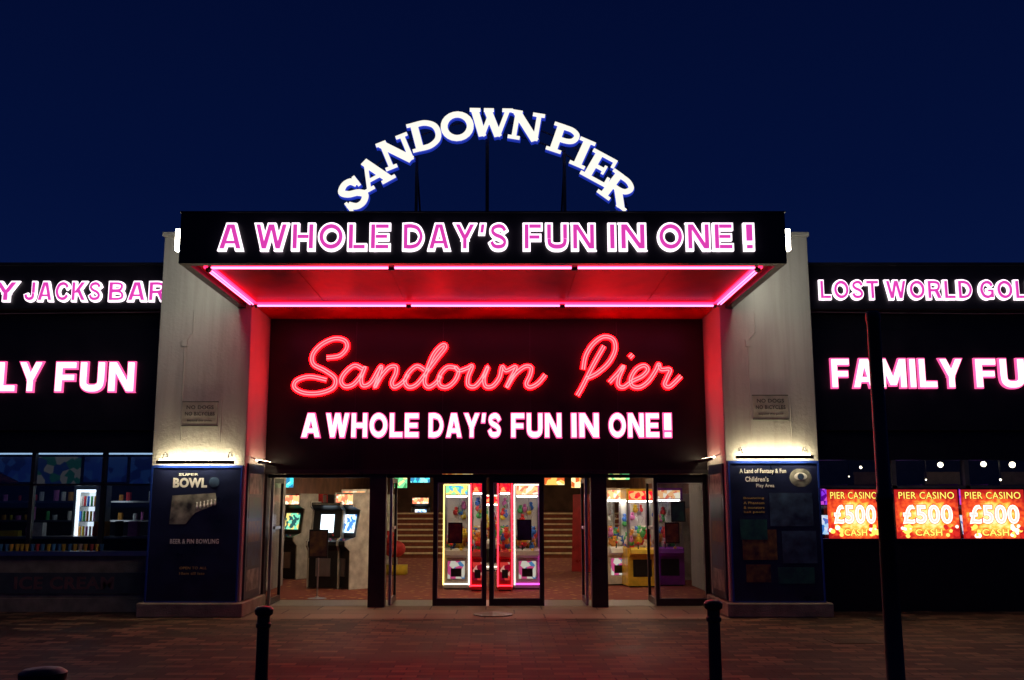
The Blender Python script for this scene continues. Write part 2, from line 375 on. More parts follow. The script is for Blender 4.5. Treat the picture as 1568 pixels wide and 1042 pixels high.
for a,c in((1268,1349),(1372,1468),(1474,1570)):
    g=group('cash_prize_poster'); x0,x1=RX(a,790,15.96),RX(c,790,15.96); z0,z1=RZ(825,15.96),RZ(750,15.96); w=x1-x0;h=z1-z0
    one('panel',g,(x0,x1,15.955,15.975,z0,z1),sb)
    b=B(); letters(b,'£500',x0+.09*w,x1-.09*w,z0+.28*h,z0+.70*h,15.954,[(.06,.004,0,p_red),(.035,.008,.004,p_wh),(.0,.012,.008,p_pink)])
    letters(b,'PIER CASINO',x0+.05*w,x1-.05*w,z0+.80*h,z0+.96*h,15.954,[(.05,.004,0,p_dk),(.0,.007,.004,p_y)])
    letters(b,'CASH',x0+.28*w,x1-.28*w,z0+.05*h,z0+.2*h,15.954,[(.06,.004,0,p_dk),(.02,.007,.004,p_y)])
    for k in range(26):
        u=random.choice([random.uniform(.03,.24),random.uniform(.76,.97)]); v=random.uniform(.06,.3)*(1-.4*abs(u-.5)); xx=x0+u*w; zz=z0+v*h; r=random.uniform(.022,.04)
        b.cyl((xx,15.953,zz),(xx,15.95-.0006*k,zz),r,random.choice([p_y,p_wh,p_y,p_red]),n=10)
    b.box(x0-.02,x1+.02,15.94,15.98,z0-.02,z0,frame_bl); b.box(x0-.02,x1+.02,15.94,15.98,z1,z1+.02,frame_bl)
    b.build('print_and_frame',g)

# ================================================================== ARCHED SIGN
ag=group('arched_pier_sign'); AY=12.9
ell=ring(.46,.5,.37,.42,22)
GL={'S':(.76,[(cr([(.64,.72),(.54,.90),(.34,.93),(.16,.78),(.28,.58),(.52,.44),(.64,.24),(.48,.07),(.26,.08),(.10,.28)]),.17),([(.68,.62),(.68,.98)],.07),([(.07,.02),(.07,.38)],.07)]),
'A':(.94,[([(.12,.04),(.42,.97)],.09),([(.38,.99),(.76,.04)],.20),([(.2,.32),(.6,.32)],.08),([(0,.045),(.28,.045)],.08),([(.54,.045),(.94,.045)],.08)]),
'N':(.92,[([(.16,.04),(.16,.96)],.11),([(.14,.94),(.76,.06)],.20),([(.77,.96),(.77,.06)],.11),([(0,.955),(.28,.955)],.08),([(0,.045),(.32,.045)],.08),([(.6,.955),(.92,.955)],.08)]),
'D':(.92,[([(.2,.04),(.2,.96)],.19),(cr([(.2,.93),(.5,.92),(.74,.76),(.81,.5),(.74,.24),(.5,.08),(.2,.07)]),.14),([(0,.045),(.3,.045)],.08),([(0,.955),(.3,.955)],.08)]),
'O':(.92,[(ell,.17)]),
'W':(1.2,[([(.13,.95),(.36,.05)],.19),([(.36,.05),(.58,.82)],.10),([(.5,.95),(.8,.05)],.19),([(.8,.05),(1.06,.95)],.10),([(0,.955),(.28,.955)],.08),([(.4,.955),(.66,.955)],.08),([(.92,.955),(1.2,.955)],.08)]),
'P':(.8,[([(.2,.04),(.2,.96)],.19),(cr([(.2,.92),(.5,.92),(.68,.82),(.7,.68),(.62,.54),(.45,.48),(.2,.48)]),.13),([(0,.045),(.42,.045)],.08),([(0,.955),(.3,.955)],.08)]),
'I':(.44,[([(.22,.04),(.22,.96)],.20),([(0,.045),(.44,.045)],.08),([(0,.955),(.44,.955)],.08)]),
'E':(.82,[([(.2,.04),(.2,.96)],.19),([(0,.95),(.72,.95)],.09),([(.2,.5),(.54,.5)],.09),([(0,.05),(.78,.05)],.09),([(.70,.72),(.70,.99)],.07),([(.76,.01),(.76,.32)],.07),([(.54,.36),(.54,.64)],.06)]),
'R':(.95,[([(.2,.04),(.2,.96)],.19),(cr([(.2,.92),(.5,.92),(.68,.82),(.7,.70),(.62,.56),(.45,.50),(.2,.50)]),.13),([(.42,.5),(.78,.05)],.20),([(0,.045),(.4,.045)],.08),([(0,.955),(.3,.955)],.08),([(.66,.045),(.95,.045)],.08)])}
def glyph(b,ch,cx,cz,H,phi,Y,grow,depth,mat,ws=1.2):
    wd,st=GL[ch]; c_,s_=math.cos(phi),math.sin(phi)
    for k,(pts,w) in enumerate(st):
        p=[Vector(q) for q in pts]
        if grow and (p[0]-p[-1]).length>.01:
            p[0]=p[0]+(p[0]-p[1]).normalized()*grow/2; p[-1]=p[-1]+(p[-1]-p[-2]).normalized()*grow/2
        A_,B_=ribbon([tuple(q) for q in p],w+grow); n=len(A_); vs=[]
        for yy in(Y-k*.0012,Y+depth):
            for q in A_+B_:
                u=(q.x-wd/2)*H*ws; v=(q.y-.5)*H
                vs.append((cx+u*c_-v*s_,yy,cz+u*s_+v*c_))
        fs=[]
        for i in range(n-1):
            fs+=[(i,i+1,n+i+1,n+i),(2*n+i,3*n+i,3*n+i+1,2*n+i+1),(i,2*n+i,2*n+i+1,i+1),(n+i,n+i+1,3*n+i+1,3*n+i)]
        fs+=[(0,n,3*n,2*n),(n-1,3*n-1,4*n-1,2*n-1)]
        b.mesh(vs,fs,mat)
bw=B(); bb=B()
pos=[('S',540,297),('A',572,264),('N',607,232),('D',652,206),('O',700,193),('W',752,188),('N',806,193),('P',864,214),('I',892,234),('E',919,257),('R',949,291)]
for ch,px,py in pos:
    a=math.asin(max(-1,min(1,(745-px)/246)))*.66
    X,Z=RX(px,py,AY),RZ(py,AY)
    glyph(bw,ch,X,Z,.41,a,AY,.02,.03,l_warm); glyph(bb,ch,X+.005,Z-.010,.41,a,AY+.035,.055,.07,l_blue)
bw.build('letter_faces',ag); bb.build('letter_backs',ag)
b=B(); arc=[]
for k in range(33):
    t=math.radians(-62+124*k/32); px=745+246*math.sin(t); py=434-246*math.cos(t)
    arc.append((RX(px,py,AY),AY+.17,RZ(py,AY)))
for off in(-.09,.09): b.tube([(x,y,z+off) for x,y,z in arc],.014,steel)
zb=5.34
for px,q,r in((637,230,.020),(746,205,.024),(865,225,.022)):
    X=RX(px,q,AY); b.box(X-r,X+r,AY+.14,AY+.14+2*r,zb,RZ(q-12,AY),steel)
for px,py,e in((524,318,-.12),(962,312,.12)):
    X=RX(px,py,AY); b.cyl((X,AY+.17,RZ(py,AY)),(X+e,AY+.17,zb),.016,steel)
for px in(637,746,865):
    X=RX(px,250,AY); b.cyl((X,AY+.17,RZ(250,AY)),(X,AY+1.5,zb),.014,steel)
b.build('support_frame',ag)

# ================================================================== NEON SCRIPT
ng=group('neon_script_sign'); NYp=16.42
strokes=[
 [(500,548),(520,545),(531,533),(528,522),(512,519),(492,528),(479,543),(480,558),(498,568),(513,580),(510,594),(490,602),(466,602),(451,594),(454,583),(474,577),(500,582)],
 [(556,566),(543,560),(529,570),(522,583),(528,592),(541,589),(553,575),(559,562),(553,580),(556,591),(568,586),(580,566),(584,562),(581,574),(574,593),(584,576),(596,563),(606,562),(606,572),(600,586),(604,593),(616,586),(625,574)],
 [(650,567),(638,561),(625,572),(620,585),(626,593),(638,589),(652,572),(670,548),(682,532),(677,529),(664,543),(653,570),(650,586),(656,593),(667,587),(675,576)],
 [(697,563),(684,563),(673,576),(673,590),(684,593),(696,584),(702,570),(697,562),(703,568),(716,564),(723,561),(717,577),(717,590),(727,592),(738,580),(747,562),(741,580),(744,592),(755,591),(765,578),(769,562),(775,568),(790,562),(782,580),(776,593),(788,574),(803,562),(813,563),(812,574),(806,588),(812,593),(824,587),(835,574)],
 [(925,530),(908,560),(893,590),(884,606)],
 [(893,566),(897,545),(908,527),(924,516),(939,520),(942,536),(932,556),(914,572),(897,580)],
 [(933,586),(946,572),(955,561),(948,578),(947,590),(955,593),(968,584),(984,576),(992,566),(986,560),(974,566),(966,580),(968,591),(980,593),(993,584),(1004,568),(1009,558),(1012,566),(1026,566),(1022,578),(1018,589),(1026,592),(1043,576)],
 [(964,548),(969,543)]]
tb=B(); bk=B()
for si,stp in enumerate(strokes):
    W=[Vector((RX(x,y,NYp),RZ(y,NYp))) for x,y in cr(stp,7)]
    A_,B_=ribbon(W,.040)
    tb.tube([(p.x,NYp,p.y) for p in A_],.0085,neon_red,6); tb.tube([(p.x,NYp-.004,p.y) for p in B_],.0085,neon_red,6)
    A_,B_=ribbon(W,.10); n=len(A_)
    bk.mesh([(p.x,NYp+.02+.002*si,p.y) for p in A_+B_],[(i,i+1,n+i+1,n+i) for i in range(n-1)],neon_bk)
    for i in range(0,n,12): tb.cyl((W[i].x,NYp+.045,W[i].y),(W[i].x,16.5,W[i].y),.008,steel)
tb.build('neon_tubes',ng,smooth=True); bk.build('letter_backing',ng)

# ================================================================== WALL LAMPS, POSTERS, PLAQUES
l_lamp2=emit('lamp_tube_warm_low',(1,.8,.5),18)
def lamp_front(xc,z,w=1.18):
    g=group('picture_light'); b=B()
    b.cyl((xc-w/2,PY-.16,z),(xc+w/2,PY-.16,z),.028,blackm)
    b.cyl((xc-w/2+.03,PY-.105,z+.03),(xc+w/2-.03,PY-.105,z+.03),.016,l_lamp)
    for s in(-1,1):
        x=xc+s*w*.42; b.tube([(x,PY,z+.10),(x,PY-.08,z+.15),(x,PY-.15,z+.11),(x,PY-.17,z)],.010,alu); b.cyl((x,PY-.012,z+.10),(x,PY-.001,z+.10),.03,alu)
    b.build('fitting',g)
def lamp_side(s,y,z,w=1.0):
    g=group('picture_light'); b=B(); X=s*3.70; i=-s
    b.cyl((X+i*.16,y-w/2,z),(X+i*.16,y+w/2,z),.028,blackm); b.cyl((X+i*.105,y-w/2+.03,z+.03),(X+i*.105,y+w/2-.03,z+.03),.012,l_lamp2)
    for k in(-1,1): b.cyl((X+i*.001,y+k*w*.4,z+.08),(X+i*.16,y+k*w*.4,z),.009,alu)
    b.build('fitting',g)
zl=RZ(708,PY-.16); lamp_front(-4.42,zl); lamp_front(4.42,zl+.08); lamp_side(-1,15.95,zl+.02); lamp_side(1,15.95,zl+.07)
pt=[pbr('poster_img%d'%i,a,.35,col2=c,scale=sc) for i,(a,c,sc) in enumerate([((.02,.02,.03),(.35,.35,.32),7),((.01,.01,.04),(.05,.10,.2),5),((.04,.01,.03),(.2,.12,.04),9),((.01,.03,.06),(.02,.12,.10),8)])]
ptxt=pbr('poster_text',(.75,.75,.77),.5,var=.05); pgold=pbr('poster_gold',(.4,.3,.1),.5)
def poster_front(s):
    g=group('advert_poster'); x0,x1=sorted((s*3.74,s*5.11)); z0,z1=.235,RZ(717,PY)-(0 if s<0 else -.07)
    one('board',g,(x0,x1,PY-.035,PY-.001,z0,z1),navy); w=x1-x0
    b=B()
    for a in((x0-.012,x1+.012,z1,z1+.04),(x0-.012,x1+.012,z0-.015,z0)): b.box(a[0],a[1],PY-.05,PY-.001,a[2],a[3],bluetrim)
    for x in(x0-.012,x1-.012): b.box(x,x+.024,PY-.05,PY-.001,z0,z1,bluetrim)
    b.build('frame',g)
    b=B(); yp=PY-.0355
    def L(t,u0,u1,za,zb_,m=ptxt,o=.02): letters(b,t,x0+u0*w,x0+u1*w,za,zb_,yp,[(o,.003,0,m)])
    if s<0:
        L('SUPER',.3,.52,z1-.12,z1-.08); L('BOWL',.24,.62,z1-.30,z1-.15,ptxt,.05); b.sph((x0+.70*w,yp-.006,z1-.22),.08,pt[1],(1,.06,1))
        b.prism([(x0+.22*w,z1-.85),(x0+.24*w,z1-.42),(x0+.72*w,z1-.38),(x0+.74*w,z1-.55),(x0+.5*w,z1-.68),(x0+.4*w,z1-.85)],yp-.003,yp,pt[0])
        for k in range(6): b.lathe((x0+(.52+.04*k)*w,yp-.012,z1-.62+.01*k),[(.006,0),(.016,.03),(.006,.07),(.01,.09),(.002,.105)],ptxt,8)
        L('BEER & PIN BOWLING',.24,.78,z1-1.14,z1-1.07); L('OPEN TO ALL',.36,.66,z1-1.52,z1-1.48,pgold); L('10am till late',.36,.64,z1-1.60,z1-1.56,pgold)
    else:
        L('A Land of Fantasy & Fun',.12,.64,z1-.17,z1-.08); L("Children's",.18,.44,z1-.28,z1-.20); L('Play Area',.3,.5,z1-.38,z1-.31)
        b.sph((x0+.8*w,yp,z1-.22),.17,pt[0],(1,.03,.85)); b.sph((x0+.8*w,yp-.004,z1-.2),.1,ptxt,(1,.03,.6)); b.sph((x0+.8*w,yp-.01,z1-.2),.05,pt[1],(1,.03,1))
        for i,t in enumerate(['Bouncing','A Phantom','& monsters','ball pools']): L(t,.15,.38,z1-.55-.07*i,z1-.51-.07*i,pgold)
        for u0,u1,a,c,m in((.44,.92,.45,.95,1),(.1,.4,.85,1.15,3),(.12,.5,1.0,1.45,2),(.56,.94,1.02,1.5,1),(.15,.42,1.52,1.78,2),(.5,.9,1.56,1.8,3)): b.box(x0+u0*w,x0+u1*w,yp-.002-.002*m,yp,z1-c,z1-a,pt[m])
    b.build('print',g)
poster_front(-1); poster_front(1)
pm=pbr('plaque_grey',(.26,.25,.22),.6); pd=pbr('plaque_text',(.03,.03,.03),.6)
for s in(-1,1):
    g=group('advert_poster'); b=B(); X=s*3.70; xa_,xb_=sorted((X,X-s*.03)); b.box(xa_,xb_,15.32,16.3,.235,2.3,navy)
    for k in range(5):
        xa_,xb_=sorted((X-s*.03,X-s*.033)); z=.35+k*.37; b.box(xa_,xb_,15.42,16.2,z,z+.32,pt[k%4])
    b.build('board_and_print',g)
    g=group('notice_plaque'); b=B(); x0,x1=sorted((s*4.16,s*4.70)) ; zc=RZ(634 if s<0 else 624,PY)
    b.box(x0,x1,PY-.02,PY-.001,zc-.18,zc+.18,pm); yq=PY-.0205
    letters(b,'NO DOGS',x0+.06,x1-.06,zc+.07,zc+.13,yq,[(.02,.003,0,pd)]); letters(b,'NO BICYCLES',x0+.04,x1-.04,zc-.03,zc+.03,yq,[(.02,.003,0,pd)]); letters(b,'beyond this point',x0+.08,x1-.08,zc-.13,zc-.09,yq,[(.01,.003,0,pd)])
    b.box(x0-.01,x1+.01,PY-.024,PY-.001,zc+.18,zc+.192,pd); b.box(x0-.01,x1+.01,PY-.024,PY-.001,zc-.192,zc-.18,pd)
    b.build('plate',g)

# ================================================================== DOORS
dg=group('entrance_doors'); b=B(); H=2.17
def xd(px): return RX(px,830,DY)
for a,c in((385,408),(566,591),(905,929),(1084,1106)): b.box(xd(a),xd(c),DY-.12,DY+.1,0,H,frame_bl)
def leaf(x0,x1,y,fr=frame_bl,f=.055,rail=True):
    b.box(x0,x0+f,y,y+.045,.02,H-.06,fr); b.box(x1-f,x1,y,y+.045,.02,H-.06,fr); b.box(x0+f,x1-f,y,y+.045,.02,.13,fr); b.box(x0+f,x1-f,y,y+.045,H-.14,H-.06,fr)
    if rail:
        b.box(x0+f,x0+f+.012,y-.006,y,.13,H-.14,alu); b.box(x1-f-.012,x1-f,y-.006,y,.13,H-.14,alu); b.box(x0+f,x1-f,y-.006,y,.13,.145,alu); b.box(x0+f,x1-f,y-.006,y,H-.155,H-.14,alu)
leaf(xd(663),xd(745),DY,f=.07); leaf(xd(749),xd(833),DY,f=.07)
b.cyl((xd(737),DY-.05,.8),(xd(737),DY-.05,1.4),.014,alu); b.cyl((xd(757),DY-.05,.8),(xd(757),DY-.05,1.4),.014,alu)
leaf(xd(1003),xd(1084),DY)
b.box(xd(408),xd(1084),DY-.02,DY+.06,H-.06,H,frame_bl)
for px in(412,597,899,1005):
    x=xd(px); b.box(x-.022,x+.022,DY+.1,DY+.16,.02,H-.06,alu); b.box(x-.022,x+.022,DY+.85,DY+.9,.02,H-.06,frame_bl); b.box(x-.022,x+.022,DY+.16,DY+.85,.02,.12,frame_bl); b.box(x-.022,x+.022,DY+.16,DY+.85,H-.14,H-.06,frame_bl)
    b.box(x-.03,x+.03,DY+.3,DY+.7,1.25,1.30,alu)
b.build('frames',dg,.004)
b=B(); b.box(xd(663)+.07,xd(745)-.07,DY+.02,DY+.026,.13,H-.14,g_clear); b.box(xd(749)+.07,xd(833)-.07,DY+.02,DY+.026,.13,H-.14,g_clear); b.box(xd(1003)+.05,xd(1084)-.05,DY+.02,DY+.026,.13,H-.14,g_dark)
for px in(412,597,899): b.box(xd(px)-.003,xd(px)+.003,DY+.16,DY+.85,.12,H-.14,g_clear)
b.build('glass',dg)
b=B()
for px,z,m in((697,1.2,pt[2]),(803,1.25,pt[1]),(1040,1.55,pt[3]),(1030,1.2,pt[2])): b.box(xd(px)-.12,xd(px)+.12,DY+.012,DY+.018,z-.17,z+.17,blackm); b.box(xd(px)-.10,xd(px)+.10,DY+.009,DY+.012,z-.15,z+.15,m)
b.build('door_notices',dg)

# ================================================================== INTERIOR
hall=group('arcade_hall')
def carpet():
    m,N,L=nt('patterned_carpet'); b=N['Principled BSDF']; tc=N.new('ShaderNodeTexCoord')
    v=N.new('ShaderNodeTexVoronoi'); v.inputs['Scale'].default_value=5; L.new(tc.outputs['Object'],v.inputs[0])
    r=N.new('ShaderNodeValToRGB'); e=r.color_ramp.elements; e[0].color=(.5,.26,.08,1); e[0].position=.14; e[1].color=(.22,.05,.035,1); e[1].position=.3
    L.new(v.outputs['Distance'],r.inputs[0]); L.new(r.outputs[0],b.inputs['Base Color']); b.inputs['Roughness'].default_value=.95; return m
iw=pbr('hall_wall',(.24,.12,.07),.7,scale=2,var=.4)
one('carpet',hall,(-5.1,5.1,DY+1.1,31,.0,.012),carpet()); one('entrance_mat_floor',hall,(-3.7,3.7,DY+.1,DY+1.099,.0,.010),pbr('lobby_tiles',(.22,.2,.18),.4,scale=8))
for s in(-1,1):
    x0,x1=sorted((s*5.1,s*5.2)); one('side_wall',hall,(x0,x1,18.2,41,0,3.6),iw)
one('back_wall',hall,(-5.1,5.1,41,41.2,0,4.6),iw)
one('ceiling',hall,(-5.1,5.1,16.96,31,3.0,3.1),pbr('hall_ceiling',(.25,.2,.18),.8)); one('rear_ceiling',hall,(-5.1,5.1,31,41,4.5,4.6),iw); one('ceiling_drop',hall,(-5.1,5.1,31,31.1,3.1,4.5),iw)
sc=pbr('stair_carpet',(.22,.06,.03),.9,scale=12); nose=pbr('stair_nosing',(.8,.65,.42),.5)
stb=B()
for k in range(8):
    y=31+k*.34; stb.box(-4.9,4.9,y,y+.34 if k<7 else 41,0,.17*(k+1),sc); stb.box(-4.9,4.9,y-.012,y+.05,.17*(k+1)-.045,.17*(k+1)+.004,nose)
for x in(-3.4,-1.4,1.2,3.4):
    stb.tube([(x,31,.95),(x,33.6,2.3)],.03,alu)
    for k in range(0,8,2): stb.cyl((x,31.1+k*.34,.17*(k+1)),(x,31.1+k*.34,.95+k*.17+.05),.02,alu)
stb.build('staircase')
ceil_fill=emit('ceiling_fill_warm',(1,.76,.46),26)  # ceiling panels added out of view to brighten the hall
b=B()
for y in(17.6,19,22,26,29.8):
    for x in(-2.9,0,2.9): b.box(x-.3,x+.3,y-.12,y+.12,2.96,2.999,ceil_fill)
for x in(-3,0,3): b.box(x-.3,x+.3,33,33.3,4.46,4.499,ceil_fill)
b.build('added_ceiling_panels',hall)
plc=[pbr('plush%d'%i,c,.8) for i,c in enumerate([(.7,.05,.05),(.8,.6,.05),(.05,.2,.7),(.7,.2,.5),(.1,.5,.15),(.75,.7,.6),(.7,.3,.05)])]
def claw(x,y,w,d,h,base,posts,lamp,rot=0,front=None,nm='claw_machine'):
    g=group(nm,(x,y,0)); g.rotation_euler=(0,0,rot); b=B(); hb=.78; p=.04
    b.box(-w/2,w/2,0,d,.04,hb,base); b.box(-w/2+.03,w/2-.03,.03,d-.03,0,.04,blackm)
    b.prismx([(-.16,hb-.1),(0,hb-.16),(0,hb+.02),(-.13,hb-.02)],-w/2+.04,w/2-.04,base)
    b.box(-w*.32,w*.32,-.006,0,.22,.56,front or blackm); b.box(-w*.2,w*.2,-.012,-.006,.26,.42,blackm)
    b.cyl((-.1,-.08,hb-.02),(-.1,-.1,hb+.1),.012,blackm); b.sph((-.1,-.1,hb+.11),.025,plc[0]); b.cyl((.1,-.08,hb-.01),(.1,-.085,hb+.02),.03,plc[1])
    for i,sx in enumerate((-1,1)):
        for yy in(0,d-p):
            x0,x1=sorted((sx*w/2,sx*(w/2-p))); b.box(x0,x1,yy,yy+p,hb+.02,h-.24,alu)
        if posts[i]: b.cyl((sx*(w/2-.012),-.014,.1),(sx*(w/2-.012),-.014,h-.03),.014,posts[i],n=8)
    if posts[0] and posts[1]:
        b.cyl((-w/2+.02,-.014,h-.03),(w/2-.02,-.014,h-.03),.012,posts[0],n=8); b.cyl((-w/2+.02,-.014,.12),(w/2-.02,-.014,.12),.012,posts[1],n=8)
    b.box(-w/2,w/2,0,d,h-.24,h,base); b.box(-w/2+.05,w/2-.05,-.012,0,h-.22,h-.05,lamp)
    b.box(-w/2+.06,w/2-.06,.04,.12,h-.27,h-.24,rw2)
    b.box(-w/2+.04,w/2-.04,d-.03,d-.01,hb,h-.24,white)
    random.seed(int(x*100)+int(y*10))
    for k in range(44):
        c=(random.uniform(-w/2+.1,w/2-.1),random.uniform(.1,d-.12),hb+random.uniform(.04,.34)); m=random.choice(plc); r=random.uniform(.05,.085)
        b.sph(c,r,m,n=6); b.sph((c[0],c[1]-.02,c[2]+r*1.15),r*.6,m,n=5); b.sph((c[0]-r*.45,c[1]-.02,c[2]+r*1.6),r*.22,m,n=4); b.sph((c[0]+r*.45,c[1]-.02,c[2]+r*1.6),r*.22,m,n=4)
    for k in range(5):
        c=(random.uniform(-w/2+.1,w/2-.1),d-.08,h-.28-random.uniform(.15,.45)); b.sph(c,.06,plc[k],n=6); b.sph((c[0],c[1],c[2]+.08),.04,plc[k],n=5)
    b.cyl((.05,d/2,h-.24),(.05,d/2,h-.46),.012,alu); b.cyl((.05,d/2,h-.54),(.05,d/2,h-.46),.04,alu)
    for k in range(3):
        a=k*2.09; b.tube([(.05,d/2,h-.53),(.05+.1*math.cos(a),d/2+.1*math.sin(a),h-.58),(.05+.04*math.cos(a),d/2+.04*math.sin(a),h-.70)],.008,alu,n=5)
    b.build('cabinet',g); c=B(); c.box(-w/2+p,w/2-p,.01,.015,hb+.02,h-.24,g_case); c.build('glass',g)
ry,rr,rm,rk=emit('yellow_tube',(1,.75,.2),2.5),emit('red_tube',(1,.02,.04),4.5),emit('violet_tube',(1,.07,.75),4),emit('white_tube',(1,.9,.75),2.2)
rw=emit('cool_lamp',(.85,.95,1),5); rw2=emit('cabinet_lamp',(1,.92,.8),14)
redl=screen('red_marquee',[(1,.03,.02),(1,.3,.1),(.7,.0,.02),(1,.8,.4)],1.6,14); grl=screen('green_marquee',[(.3,1,.4),(1,.8,.2),(.1,.5,.8),(1,1,.8)],1.4,14); wml=screen('warm_marquee',[(1,.85,.6),(1,.5,.2),(.9,.2,.1),(1,1,.9)],1.6,12)
pn1=screen('cabinet_glow_art_a',[(.9,.85,.7),(.8,.1,.3),(.1,.3,.6),(.9,.6,.1)],.6,10); pn2=screen('cabinet_glow_art_b',[(.8,.05,.04),(.3,.0,.02),(.9,.4,.3),(.5,.02,.1)],.7,9)  # self-lit art fronts, added to brighten the machine bases
def X20(px,Y=19.7): return RX(px,830,Y)
cb_red=pbr('red_cabinet',(.4,.02,.02),.3); cb_yel=pbr('yellow_cabinet',(.75,.5,.05),.35); cb_wh=pbr('white_cabinet',(.75,.75,.7),.35); cb_gr=pbr('grey_cabinet',(.42,.40,.35),.35); cb_pu=pbr('purple_cabinet',(.2,.03,.35),.35)
claw((X20(678)+X20(719))/2,19.8,X20(719)-X20(678),.8,2.08,cb_gr,(ry,rk),grl,front=pn1)
claw((X20(721)+X20(743))/2,19.4,X20(743)-X20(720),.8,2.13,cb_red,(rr,rr),redl,front=pn2)
claw((X20(761)+X20(785))/2,19.4,X20(785)-X20(762),.8,2.13,cb_red,(rr,rr),redl,front=pn2)
claw((X20(787)+X20(828))/2,19.8,X20(828)-X20(787),.8,2.08,cb_gr,(rk,rm),wml,front=pn1)
claw(X20(949,20.6),20.8,.56,.75,2.0,cb_wh,(None,None),wml,rot=.35,front=pn1); claw(X20(984,20.2),20.3,.60,.75,1.98,cb_yel,(None,None),redl,rot=.1)
claw(X20(1030,20.2),20.6,.6,.75,2.0,cb_pu,(rm,None),wml)
claw(X20(752,26),25,.7,.7,1.9,cb_wh,(rk,rk),redl)
claw(X20(540,22.6),22.6,.7,.75,2.0,cb_wh,(None,None),wml,rot=-.5,front=pn1)
scr=screen('arcade_screen',[(.5,.8,1),(.05,.2,.6),(.9,.9,1),(.1,.5,.5)],1.8,16); scr2=screen('arcade_screen_b',[(.2,.8,.5),(.02,.1,.1),(.9,.7,.2),(.1,.2,.6)],1.3,16); scrw=emit('arcade_screen_w',(.75,.9,1),2.2); spu=screen('purple_screen',[(.35,.05,1),(.1,.0,.3),(.8,.1,.8),(.2,.1,1)],1.6,12)
def arcade(x,y,rot,base,sm,nm='arcade_machine',h=1.9,mq=None,sw=.2):
    g=group(nm,(x,y,0)); g.rotation_euler=(0,0,rot); b=B()
    prof=[(0,0),(0,.75),(-.12,.85),(-.12,.95),(.14,1.02),(.24,1.55),(.06,1.62),(.06,h),(.7,h),(.75,0)]
    for s in(-1,1):
        a,c=sorted((s*.33,s*.30)); b.prismx(prof,a,c,base)
    b.prismx([(.02,.03),(.02,.75),(-.08,.86),(-.08,.93),(.17,1.0),(.27,1.54),(.09,1.64),(.09,h-.02),(.68,h-.02),(.72,.03)],-.30,.30,blackm)
    b.mesh([(-sw,.170,1.10),(sw,.170,1.10),(sw,.238,1.46),(-sw,.238,1.46)],[(0,1,2,3)],sm)
    b.box(-.28,.28,.07,.085,1.66,h-.04,mq or wml)
    for k in range(4): b.sph((-.15+.1*k,-.03,.97),.02,plc[k])
    b.cyl((-.2,-.03,.95),(-.2,-.05,1.04),.01,blackm); b.sph((-.2,-.05,1.05),.022,plc[0]); b.box(-.15,.15,-.004,.02,.25,.6,alu)
    b.build('cabinet',g)
cb_bk=pbr('black_cabinet',(.03,.03,.035),.3)
arcade(X20(524,20.2),20.0,-.8,cb_wh,scr); arcade(X20(490,19.6),20.0,-.15,cb_gr,scrw,h=1.72,mq=pt[0],sw=.14)
arcade(X20(430,22),22.5,-.5,cb_gr,scr2); arcade(X20(460,24),24.5,-.3,cb_red,spu); arcade(X20(640,34),34.8,0,cb_bk,scr); arcade(X20(560,25),25,-1.2,cb_wh,scr2); arcade(X20(925,25),25,1.2,cb_red,scr)
for k in range(4):
    arcade(-4.6,23.5+k*1.6,-1.57,[cb_red,cb_bk,cb_pu,cb_gr][k],[scr2,scr,spu,scr][k]); arcade(4.6,22.5+k*1.7,1.57,[cb_gr,cb_red,cb_bk,cb_pu][k],[scr,spu,scr2,scr][k])
hs=[screen('hanging_sign_%d'%i,c,1.5,9) for i,c in enumerate([[(.05,.7,.8),(.02,.2,.4),(.3,1,.9),(.02,.1,.2)],[(1,.5,.1),(.6,.1,.02),(1,.85,.4),(.3,.05,.0)],[(.2,.8,.3),(.05,.3,.1),(.9,.9,.3),(.02,.15,.05)]])]
g=group('hanging_sign'); b=B()
for px,y,z,w_,h_,i in((642,26,2.32,.5,.2,0),(612,24,2.2,.3,.3,2),(850,25,2.25,.5,.22,1),(884,22,2.15,.22,.25,1),(430,20,2.1,.4,.2,0),(950,24,2.35,.5,.2,2),(700,29,2.5,.9,.22,1)):
    X=X20(px,y); b.box(X-w_/2,X+w_/2,y,y+.06,z-h_/2,z+h_/2,hs[i]); 
    for s in(-1,1): b.cyl((X+s*w_*.4,y+.03,z+h_/2),(X+s*w_*.4,y+.03,3.0),.006,blackm,n=6)
b.build('panels',g)
def stand(x,y,nm='notice_stand'):
    g=group(nm,(x,y,0)); b=B(); b.lathe((0,0,0),[(.17,0),(.17,.015),(.05,.03),(.02,.05)],alu); b.cyl((0,0,.04),(0,0,1.0),.016,alu); b.box(-.17,.17,-.02,.005,.72,1.22,blackm); b.box(-.15,.15,-.024,-.02,.75,1.19,pt[2]); b.build('stand',g)
stand(X20(488,18.0),18.0)
g=group('coin_operated_ride',(X20(604,24),24,0)); b=B(); b.box(-.3,.3,-.2,.3,0,.22,plc[1]); b.sph((0,.05,.6),.27,plc[0],(1,1.1,.75)); b.sph((-.12,-.12,.88),.16,plc[0]); b.cyl((0,.05,.2),(0,.05,.5),.05,alu); b.sph((-.18,-.24,.9),.05,white); b.build('body',g,smooth=True)
